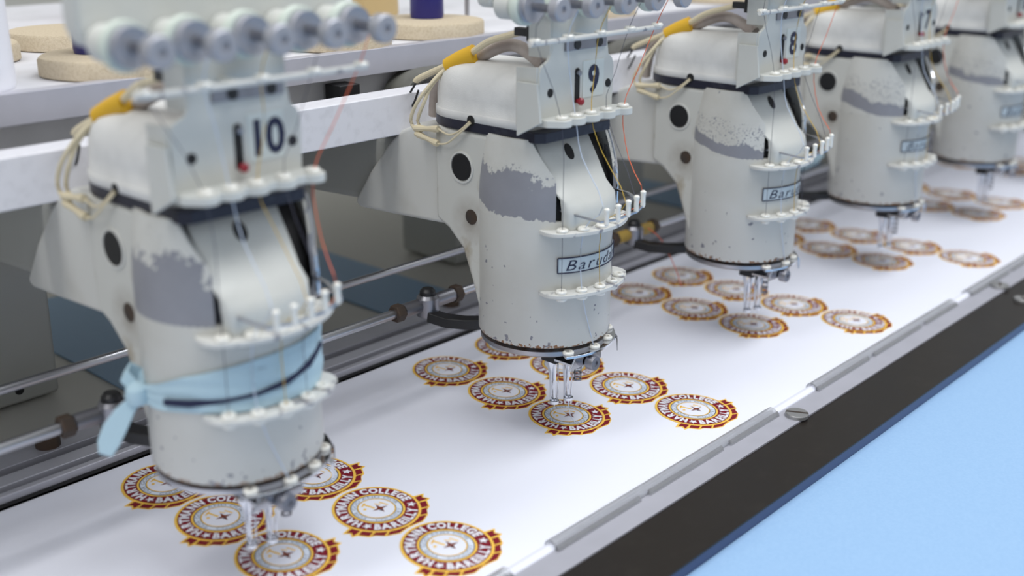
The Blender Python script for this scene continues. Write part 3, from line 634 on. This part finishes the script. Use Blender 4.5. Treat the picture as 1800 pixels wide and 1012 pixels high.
def spool(x, y, z, r, hgt, m, label, kind='spool'):
    t = thing('thread_spool', label, kind, (x, y, z), 'thread spools on the shelf')
    obj('thread_wind', MB().lathe((0, 0, 0), [(r*.96, 0), (r, 3), (r*.97, hgt*.5), (r*.9, hgt-3), (r*.8, hgt)], n=36), m, t)
    obj('core_tip', MB().cyl((0, 0, hgt-1), r*.35, 8, 'z', 16), M['beige'], t)
foam(48, 250, 52, 'round tan foam pad behind the tension dials of head 10')
foam(-12, 392, 52, 'tan foam pad at the left behind the white cone')
foam(104, 424, 52, 'tan foam pad in the back row near the left')
foam(266, 252, 52, 'tan foam pad with a straight cut edge beside the navy spool pad', 14, 36)
foam(386, 258, 55, 'round tan foam pad under the navy spool left of head 9')
foam(640, 262, 54, 'tan foam pad half hidden by the dials of the centre head')
foam(900, 262, 54, 'farthest tan foam pad on the shelf, past the third head')
spool(44, 262, 309.4, 17, 130, M['spool_navy'], 'navy thread spool on the foam pad behind head 10')
spool(396, 268, 309.4, 16.5, 130, M['spool_navy'], 'shiny navy thread spool on the foam pad left of head 9')
spool(258, 600, 295.2, 22, 140, M['spool_red'], 'red thread spool at the back behind head 10')
spool(-62, 248, 295.2, 32, 180, M['spool_white'], 'large white thread cone at the left edge', 'thread cone')
spool(470, 430, 295.2, 26, 150, M['spool_tan'], 'tan thread cone behind the navy spool')
spool(640, 262, 309.4, 18, 130, M['spool_white'], 'white thread spool on the pad behind head 9')
tag(obj('spool_pin', MB().lathe((476, 292, 295.2), [(8, 0), (8, 1.5), (2.6, 2), (2.6, 140)], n=14), M['steel']), 'bare steel spool pin on the shelf right of the navy spool', 'pin')
tag(obj('spool_pin', MB().lathe((352, 350, 295.2), [(8, 0), (8, 1.5), (2.6, 2), (2.6, 140)], n=14), M['steel']), 'steel spool pin behind the cut foam pad', 'pin')

# ------------------------------------------------------------------ threads
def thread(label, m, path, r=.35, k=0):
    tag(obj('thread', MB().tube([(x+300*k, y, z) for x, y, z in path], r, 6), M[m]), label, 'thread', 'threads on the heads')
for k in range(4):
    nm = 10-k
    thread('bluish white thread running down the number plate of '+WHICH[k], 't_white', [(-57, -48, 348), (-57, -39, 329), (-48, -34, 300), (-45, -38, 268), (-42, -42, 240), (-40, -62, 205), on(60.5, -21, 184), on(60.5, -21, 136), on(53, 0, 82)], .4, k)
    thread('mustard thread crossing the number sticker of '+WHICH[k], 't_yellow', [(-20, -48, 348), (-20, -38, 329), (-14, -30, 300), (-28, -39, 268), (-20, -44, 240), (-20, -68, 205), on(60.5, -4, 184), on(60.5, -4, 136)], .34, k)
    thread('dark grey thread on the leftmost eyelets of '+WHICH[k], 't_dark', [(-93, -48, 348), (-93, -40, 329), (-61, -38, 268), on(60.5, -37, 184), on(60.5, -37, 136)], .22, k)
    thread('orange thread slanting off the last eyelet of '+WHICH[k], 't_orange', [(51, -48, 348), (51, -38, 329), (30, -38, 297), (12, -38, 268), (8, -48, 232), (2, -68, 206), on(60.5, 28, 184)], .34, k)
    thread('fine dark thread through the fourth eyelets of '+WHICH[k], 't_dark', [(16, -48, 348), (16, -38, 329), (4, -36, 298), (-9, -38, 268), (-8, -68, 206), on(60.5, 12, 184), on(60.5, 12, 136)], .22, k)
thread('white sewing thread trailing from the presser foot of head 9 to its badge', 't_white', [(-19, -15, 27), (-17, -16, 12), (-10, -18, 1.2)], .4, 1)
thread('loose orange thread end hanging near the clamp left of head 8', 't_orange', [(560, 110, 92), (566, 96, 80), (574, 82, 50), (578, 76, 30)], .5)
